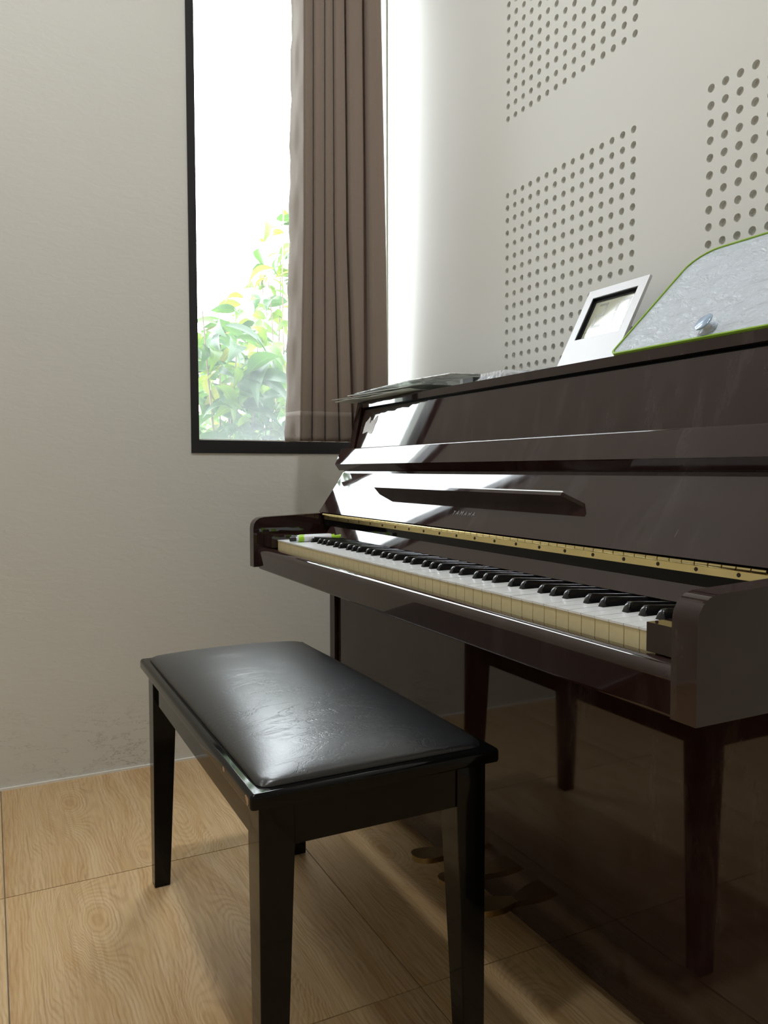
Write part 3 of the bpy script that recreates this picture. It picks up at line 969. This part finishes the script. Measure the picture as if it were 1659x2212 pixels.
def lerp(a, b, t): return a + (b - a) * t
def droop(v, a): return -a * (1 - v) ** 5
def s1(u, v):
    x = lerp(0.305 - 0.02 * v, 0.675, u); y = lerp(lerp(-0.318, -0.292, u), -0.10, v)
    z = LT + 0.0008 + 0.0035 * (1 - v) * u + 0.0012 * (1 + math.sin(u * 9.0)) * (1 - v)
    return x, y, z
sheet('torn_paper', 'paper_grey', 'torn grey paper sheet lowest in the pile, overhanging the lid front', 'paper', s1, jag=0.0035)
def s2(u, v):
    x = lerp(0.292, 0.60, u); y = lerp(lerp(-0.322, -0.282, u), -0.12, v)
    z = LT + 0.0128 + 0.0004 * math.sin(u * 11) + droop(v, 0.0050)
    return x, y, z
sheet('music_sheet', 'paper', 'white curled paper sheet with its tip poking left past the piano', 'paper', s2, jag=0.0022)
def s3(u, v):
    x = lerp(0.352, 0.655, u); y = lerp(lerp(-0.300, -0.272, u), -0.10, v)
    z = LT + 0.0192 + 0.0005 * math.sin(u * 13 + 1) + droop(v, 0.0045)
    return x, y, z
sheet('paper_booklet', 'paper', 'thin white booklet lying in the paper pile under the folder', 'booklet', s3, thick=0.0012, jag=0.001)
def s4(u, v):
    x = lerp(0.335, 0.83, u); y = lerp(-0.272, -0.08, v)
    p = 0.62
    z = LT + 0.0222 + 0.0050 * v + (0.0050 * (u / p) if u < p else lerp(0.0050, 0.0006, (u - p) / (1 - p)))
    return x, y, z
sheet('plastic_folder', 'folder', 'frosted plastic folder on top of the paper pile', 'folder', s4, thick=0.0026)

er = thing('rubber_eraser', 'small black and grey box between the folder and the plastic packs', 'eraser', (0.858, -0.235, LT))
box('body', (0.846, -0.255, LT), (0.884, -0.222, LT + 0.0115), 'rubber', er, 0.002)
box('end_cap', (0.834, -0.255, LT), (0.8455, -0.222, LT + 0.0115), 'grey_plastic', er, 0.001)

def pack(name, label, x0, x1, y0, y1, h, ridges, stripes=True):
    """crinkled clear bag with white sticks inside"""
    t = thing(name, label, 'plastic bag', ((x0 + x1) / 2, (y0 + y1) / 2, LT))
    bm = bmesh.new(); g = []
    nu, nv = 40, 10
    for i in range(nu + 1):
        r = []
        for j in range(nv + 1):
            u, v = i / nu, j / nv
            e = (1 - abs(2 * u - 1) ** 4) * (1 - abs(2 * v - 1) ** 4)
            z = LT + 0.0006 + h * e ** 0.5 * (0.86 + 0.14 * math.sin(u * ridges * PI)) + random.uniform(-.0006, .0006) * (e > .1)
            r.append(bm.verts.new((lerp(x0, x1, u), lerp(y0, y1, v), max(z, LT + 0.0004))))
        g.append(r)
    for i in range(nu):
        for j in range(nv): bm.faces.new((g[i][j], g[i + 1][j], g[i + 1][j + 1], g[i][j + 1]))
    build('film', bm, 'clear', t, True)
    if stripes:
        k = 7
        for q in range(k):
            xa = lerp(x0 + 0.012, x1 - 0.02, q / k)
            bm = bmesh.new(); add_box(bm, (xa, y0 + 0.008, LT + 0.001), (xa + 0.0085, y1 - 0.012, LT + h * 0.80)); bevel_all(bm, 0.0015, 2)
            build('stick', bm, 'white_plastic', t)
    return t
pack('plastic_pack', 'clear plastic pack of white sticks on the lid', 0.895, 1.000, -0.2595, -0.16, 0.0185, 15)
pack('plastic_wrapper', 'flat crumpled clear plastic wrapper beside the white desk clock', 1.0, 1.13, -0.255, -0.17, 0.0075, 7, False)

# desk clock, leaning back on an easel leg
ck = thing('desk_clock', 'white digital desk clock leaning back beside the green whiteboard', 'clock', (1.094, -0.14, LT))
c_n = Vector((0, -0.8825, 0.4704)); c_u = Vector((0, 0.4704, 0.8825)); c_x = Vector((1, 0, 0))
c_o = Vector((1.0125, -0.1545, LT + 0.0005))
def ckp(a, b, d=0.0): return c_o + c_x * a + c_u * b + c_n * d
CW, CH = 0.1615, 0.2005
def ck_round(x0, x1, y0, y1, r, d, n=4):
    pts = []
    for cx, cy, a0 in ((x1 - r, y0 + r, -90), (x1 - r, y1 - r, 0), (x0 + r, y1 - r, 90), (x0 + r, y0 + r, 180)):
        for k in range(n + 1):
            a = math.radians(a0 + 90 * k / n); pts.append(ckp(cx + r * math.cos(a), cy + r * math.sin(a), d))
    return pts
DX0, DX1, DY0, DY1 = 0.0195, 0.1415, 0.083, 0.181
bm = bmesh.new()
oa = [bm.verts.new(p) for p in ck_round(0, CW, 0, CH, 0.003, 0)]
ia = [bm.verts.new(ckp(*p)) for p in ((DX1, DY0), (DX1, DY1), (DX0, DY1), (DX0, DY0))]
# body as four bars round the display opening
bm.free()
bm = bmesh.new()
def ckbox(bm, a0, a1, b0, b1, d0, d1, mat=0): add_poly(bm, [ckp(a0, b0, d0), ckp(a1, b0, d0), ckp(a1, b1, d0), ckp(a0, b1, d0)], c_n * (d1 - d0), mat)
ckbox(bm, 0, CW, 0, DY0, -0.006, 0); ckbox(bm, 0, CW, DY1, CH, -0.006, 0)
ckbox(bm, 0, DX0, DY0, DY1, -0.006, 0); ckbox(bm, DX1, CW, DY0, DY1, -0.006, 0)
build('case', bm, 'white_plastic', ck)
bm = bmesh.new(); ckbox(bm, 0.014, CW - 0.014, 0.014, CH - 0.014, -0.0165, -0.0118); build('back_cover', bm, 'grey_plastic', ck)
bm = bmesh.new()
ckbox(bm, DX0, DX0 + 0.0015, DY0, DY1, -0.0085, -0.0006); ckbox(bm, DX1 - 0.0015, DX1, DY0, DY1, -0.0085, -0.0006)
ckbox(bm, DX0 + .0015, DX1 - .0015, DY1 - 0.0015, DY1, -0.0085, -0.0006); ckbox(bm, DX0 + .0015, DX1 - .0015, DY0, DY0 + 0.0008, -0.0085, -0.0006)
ckbox(bm, DX0, DX0 + 0.006, DY0, DY1, -0.0085, -0.0070); ckbox(bm, DX0 + .006, DX1, DY1 - 0.0065, DY1, -0.0085, -0.0070)
build('bezel', bm, 'bezel', ck)
bm = bmesh.new(); ckbox(bm, DX0, DX1, DY0, DY1, -0.0115, -0.0088); scr = build('display', bm, 'lcd', ck)
SEG = {'2': 'abged', '1': 'bc', '7': 'abc'}
def digit(bm, ch, x, y, w, h, t):
    segs = {'a': (x, x + w, y + h - t, y + h), 'b': (x + w - t, x + w, y + h / 2 + t * .3, y + h - t * 1.15), 'c': (x + w - t, x + w, y + t * 1.15, y + h / 2 - t * .3),
            'd': (x, x + w, y, y + t), 'e': (x, x + t, y + t * 1.15, y + h / 2 - t * .3), 'f': (x, x + t, y + h / 2 + t * .3, y + h - t * 1.15), 'g': (x, x + w, y + h / 2 - t * .5, y + h / 2 + t * .5)}
    for s in SEG[ch]:
        a = segs[s]; ckbox(bm, a[0], a[1], a[2], a[3], -0.0088, -0.0086)
bm = bmesh.new()
digit(bm, '2', 0.040, 0.113, 0.024, 0.055, 0.0052); digit(bm, '1', 0.0725, 0.113, 0.024, 0.055, 0.0052); digit(bm, '7', 0.105, 0.113, 0.021, 0.055, 0.0052)
ckbox(bm, DX0 + .004, DX1 - .003, 0.1035, 0.1043, -0.0088, -0.0086)
ckbox(bm, 0.034, 0.0365, 0.087, 0.098, -0.0088, -0.0086)
build('digits', bm, 'lcd_ink', scr)
bm = bmesh.new()
add_poly(bm, [ckp(0.06, 0.13, -0.0165), ckp(0.10, 0.13, -0.0165), Vector((1.1125, -0.062, LT)), Vector((1.0725, -0.062, LT))], (0, 0.003, 0.0015)); build('easel_leg', bm, 'grey_plastic', ck)

# small whiteboard with lime frame, tilted back on an easel leg
wb = thing('whiteboard', 'small whiteboard with lime green frame tilted back on the piano lid', 'whiteboard', (1.47, -0.17, LT))
b_u = Vector((0, 0.7260, 0.6877)); b_n = Vector((0, -0.6877, 0.7260))
b_o = Vector((X(1.4677), -0.2600, LT + 0.0012))
BWd, BHt = 0.36, 0.2655
def wbp(a, b, d=0.0): return b_o + Vector((1, 0, 0)) * a + b_u * b + b_n * d
def wb_outline(inset, rb, rt, d):
    pts = []
    x0, x1, y0, y1 = inset, BWd - inset, inset, BHt - inset
    for cx, cy, a0, r in ((x1 - rb, y0 + rb, -90, rb), (x1 - rt, y1 - rt, 0, rt), (x0 + rt, y1 - rt, 90, rt), (x0 + rb, y0 + rb, 180, rb)):
        for k in range(7):
            a = math.radians(a0 + 90 * k / 6); pts.append(wbp(cx + r * math.cos(a), cy + r * math.sin(a), d))
    return pts
bm = bmesh.new(); add_poly(bm, wb_outline(0.002, 0.012, 0.046, -0.0015), b_n * 0.0028); surf = build('writing_surface', bm, 'board', wb)
bm = bmesh.new()
r0 = [bm.verts.new(p) for p in wb_outline(0.0, 0.014, 0.048, -0.0030)]; r1 = [bm.verts.new(p) for p in wb_outline(0.0, 0.014, 0.048, 0.0034)]
r2 = [bm.verts.new(p) for p in wb_outline(0.0032, 0.011, 0.045, 0.0034)]; r3 = [bm.verts.new(p) for p in wb_outline(0.0032, 0.011, 0.045, -0.0030)]
for a, b in ((r0, r1), (r1, r2), (r2, r3), (r3, r0)):
    for q in range(len(a)): bm.faces.new((a[q], a[(q + 1) % len(a)], b[(q + 1) % len(a)], b[q]))
build('frame', bm, 'green_frame', wb)
bm = bmesh.new(); add_poly(bm, [wbp(0.12, 0.19, -0.003), wbp(0.24, 0.19, -0.003), Vector((X(1.4677) + 0.24, -0.045, LT)), Vector((X(1.4677) + 0.12, -0.045, LT))], (0, 0.003, 0.0)); build('easel_leg', bm, 'green_frame', wb)
# round magnet hook on the board
mg = thing('magnet_button', 'round silver blue magnet button on the lower edge of the whiteboard', 'magnet', wbp(0.182, 0.022, 0.0015))
mc = wbp(0.180, 0.020, 0.0015)
bm = bmesh.new(); add_lathe(bm, mc, b_n, [(0, 0), (0.0135, 0), (0.0135, 0.002), (0.012, 0.0035), (0, 0.0038)], 24); build('base_disc', bm, 'clear', mg, True)
bm = bmesh.new(); add_lathe(bm, mc, b_n, [(0.0065, 0.003), (0.006, 0.009), (0.0085, 0.012)], 20); build('neck', bm, 'white_plastic', mg, True)
ax = (b_n + Vector((-0.15, -0.25, 0))).normalized()
bm = bmesh.new(); add_lathe(bm, mc + b_n * 0.0115, ax, [(0, 0), (0.0125, 0), (0.0145, 0.0015), (0.0145, 0.003), (0.013, 0.0038), (0.0, 0.0036)], 28); build('cap', bm, 'silver', mg, True)

# ----------------------------------------------------------------------------
# markers on the lowest keys
# ----------------------------------------------------------------------------
def marker(x0, y0, x1, y1, z, label):
    r = 0.0072
    d = Vector((x1 - x0, y1 - y0, 0)); Lm = d.length; d.normalize()
    o0 = Vector((x0, y0, z + r))
    t = thing('board_marker', label, 'marker', (o0 + d * Lm / 2) - Vector((0, 0, r)), 'markers on the keys')
    def seg(name, mat, pr):
        bm = bmesh.new(); add_lathe(bm, o0, d, pr, 20); smooth_angle(build(name, bm, mat, t), 40)
    seg('end_plug', 'rubber', [(0, 0), (r * .72, 0.0), (r * .78, 0.001), (r * .78, 0.014), (0, 0.014)])
    seg('collar', 'white_plastic', [(0, 0.0142), (r * .80, 0.0142), (r * .80, 0.020), (0, 0.020)])
    seg('ring', 'lime_plastic', [(0, 0.0202), (r * .95, 0.0202), (r, 0.021), (r, 0.033), (0, 0.033)])
    seg('barrel', 'white_plastic', [(0, 0.0332), (r, 0.0332), (r, 0.098), (r * .9, 0.104), (0, 0.104)])
    seg('cap', 'lime_plastic', [(0, 0.1042), (r * .72, 0.1042), (r * .80, 0.118), (r * 1.0, 0.130), (0, 0.130)])
    seg('cap_tip', 'rubber', [(0, 0.1302), (r * .92, 0.1302), (r * .92, 0.147), (r * .8, 0.149), (0, 0.149)])
    return t
marker(X(0.6850), -0.5180, X(0.6850), -0.369, KT, 'white and lime marker lying between two low black keys')
marker(X(0.6485), -0.5020, X(0.6485), -0.353, KT, 'white and lime marker partly hidden behind the other marker on the lowest keys')

# ----------------------------------------------------------------------------
# shrubs outside the window
# ----------------------------------------------------------------------------
def leaf_mesh(name, L, W, mat, curl, fold, teeth=0.0, seed=0):
    rnd = random.Random(seed)
    bm = bmesh.new()
    n = 9
    rows = []
    for i in range(n + 1):
        t = i / n
        w = W * (math.sin(PI * t ** 0.75) ** 0.9) * (1 + teeth * math.sin(i * 2.4)) * 0.5
        if i in (0, n): w = 0.0006
        zc = curl * (t - 0.3 * t * t) - curl * 1.5 * t ** 3
        dx = 0.06 * L * math.sin(t * 2.4 + seed)
        rows.append([bm.verts.new((dx - w, L * t, zc + fold * w)), bm.verts.new((dx - w * .5, L * t, zc + fold * w * .42)), bm.verts.new((dx, L * t, zc)), bm.verts.new((dx + w * .5, L * t, zc + fold * w * .42)), bm.verts.new((dx + w, L * t, zc + fold * w))])
    for a, b in zip(rows, rows[1:]):
        for q in range(4): bm.faces.new((a[q], a[q + 1], b[q + 1], b[q]))
    me = bpy.data.meshes.new(name); bm.to_mesh(me); bm.free(); me.materials.append(M[mat])
    ac = me.attributes.new('across', 'FLOAT', 'POINT'); al = me.attributes.new('along', 'FLOAT', 'POINT')
    for k in range(len(me.vertices)):
        ac.data[k].value = (-1.0, -0.5, 0.0, 0.5, 1.0)[k % 5]; al.data[k].value = (k // 5) / n
    for p in me.polygons: p.use_smooth = True
    return me
LV = []
for q, (mt, L, W) in enumerate((('leaf_a', 0.15, 0.060), ('leaf_a', 0.12, 0.050), ('leaf_b', 0.13, 0.055), ('leaf_b', 0.10, 0.042), ('leaf_c', 0.12, 0.048), ('leaf_a', 0.17, 0.066))):
    LV.append(leaf_mesh('leaf', L, W, mt, 0.035 + 0.01 * (q % 3), 0.35, 0.06 if q % 2 else 0.0, q))
def shrub(label, base, top_fn, n_leaf, yr, xr, zlo, seed, weights):
    rnd = random.Random(seed)
    t = thing('garden_shrub', label, 'shrub', base, 'shrubs outside the window')
    cnt = 0; guard = 0
    stems = []
    for s in range(9):
        yy = rnd.uniform(*yr); xx = rnd.uniform(*xr); ztop = top_fn(yy) - 0.03
        pts = []
        for k in range(9):
            f = k / 8
            pts.append((lerp(base[0], xx, f ** 1.4) + 0.02 * math.sin(f * 7 + s), lerp(base[1], yy, f ** 1.3) + 0.02 * math.cos(f * 6 + s), lerp(base[2], ztop, f)))
        stems.append(pts)
        bm = bmesh.new(); add_tube(bm, pts, [0.011 * (1 - 0.75 * k / 8) for k in range(9)], 6); build('stem', bm, 'bark', t, True)
    while cnt < n_leaf and guard < 20000:
        guard += 1
        y = rnd.uniform(*yr); x = rnd.uniform(*xr)
        zt = top_fn(y)
        f = rnd.random() ** (0.62 if seed == 11 else 0.8)
        z = zlo + (zt - zlo) * f
        me = rnd.choices(LV, weights)[0]
        o = bpy.data.objects.new('leaf', me)
        az = rnd.uniform(0, 2 * PI); droop = rnd.uniform(-0.9, 0.35)
        o.rotation_euler = (droop, rnd.uniform(-0.9, 0.9), az)
        sc_ = rnd.uniform(0.8, 1.3)
        o.scale = (sc_, sc_, sc_)
        o.location = Vector((x, y, z)) - Vector(base)
        link(o, t); cnt += 1
    return t
def top1(y):        # left shrub, falls towards the middle of the window
    return 1.44 - 0.55 * max(0, y + 0.43) - 0.25 * max(0, -0.60 - y)
def top2(y):        # right shrub, taller, behind the curtain
    return min(2.12, 1.50 + 2.7 * max(0, y + 0.10))
shrub('broad leaved dark green shrub low outside the left part of the window', (-0.75, -0.35, -0.65), top1, 270, (-0.44, 0.10), (-0.92, -0.50), 0.70, 3, (6, 5, 3, 4, 2, 4))
shrub('bright lime leaved shrub outside the window, rising beside the curtain', (-1.35, 0.10, -0.65), top2, 295, (-0.30, 0.38), (-1.60, -1.18), 0.85, 11, (3, 2, 7, 6, 2, 2))
# dense foliage further back
rnd = random.Random(5)
bm = bmesh.new()
for q in range(3600):
    c = Vector((rnd.uniform(-2.9, -1.85), rnd.uniform(-0.75, 1.6), 0)); 
    c.z = lerp(-0.66, 1.30 + 0.10 * math.sin(c.y * 5), rnd.random() ** 0.8)
    a = Vector((rnd.uniform(-1, 1), rnd.uniform(-1, 1), rnd.uniform(-.9, .4))).normalized(); b = a.orthogonal().normalized()
    b = (b * math.cos(q) + a.cross(b) * math.sin(q)) * rnd.uniform(0.012, 0.026); L_ = rnd.uniform(0.06, 0.11)
    v = [bm.verts.new(p) for p in (c, c + a * L_ * .5 + b, c + a * L_, c + a * L_ * .5 - b)]
    bm.faces.new(v)
me = bpy.data.meshes.new('hedge_foliage'); bm.to_mesh(me); bm.free(); me.materials.append(M['leaf_a'])
tag(link(bpy.data.objects.new('hedge_foliage', me)), 'dense dark hedge foliage far outside behind the shrubs', 'hedge', kind='stuff')
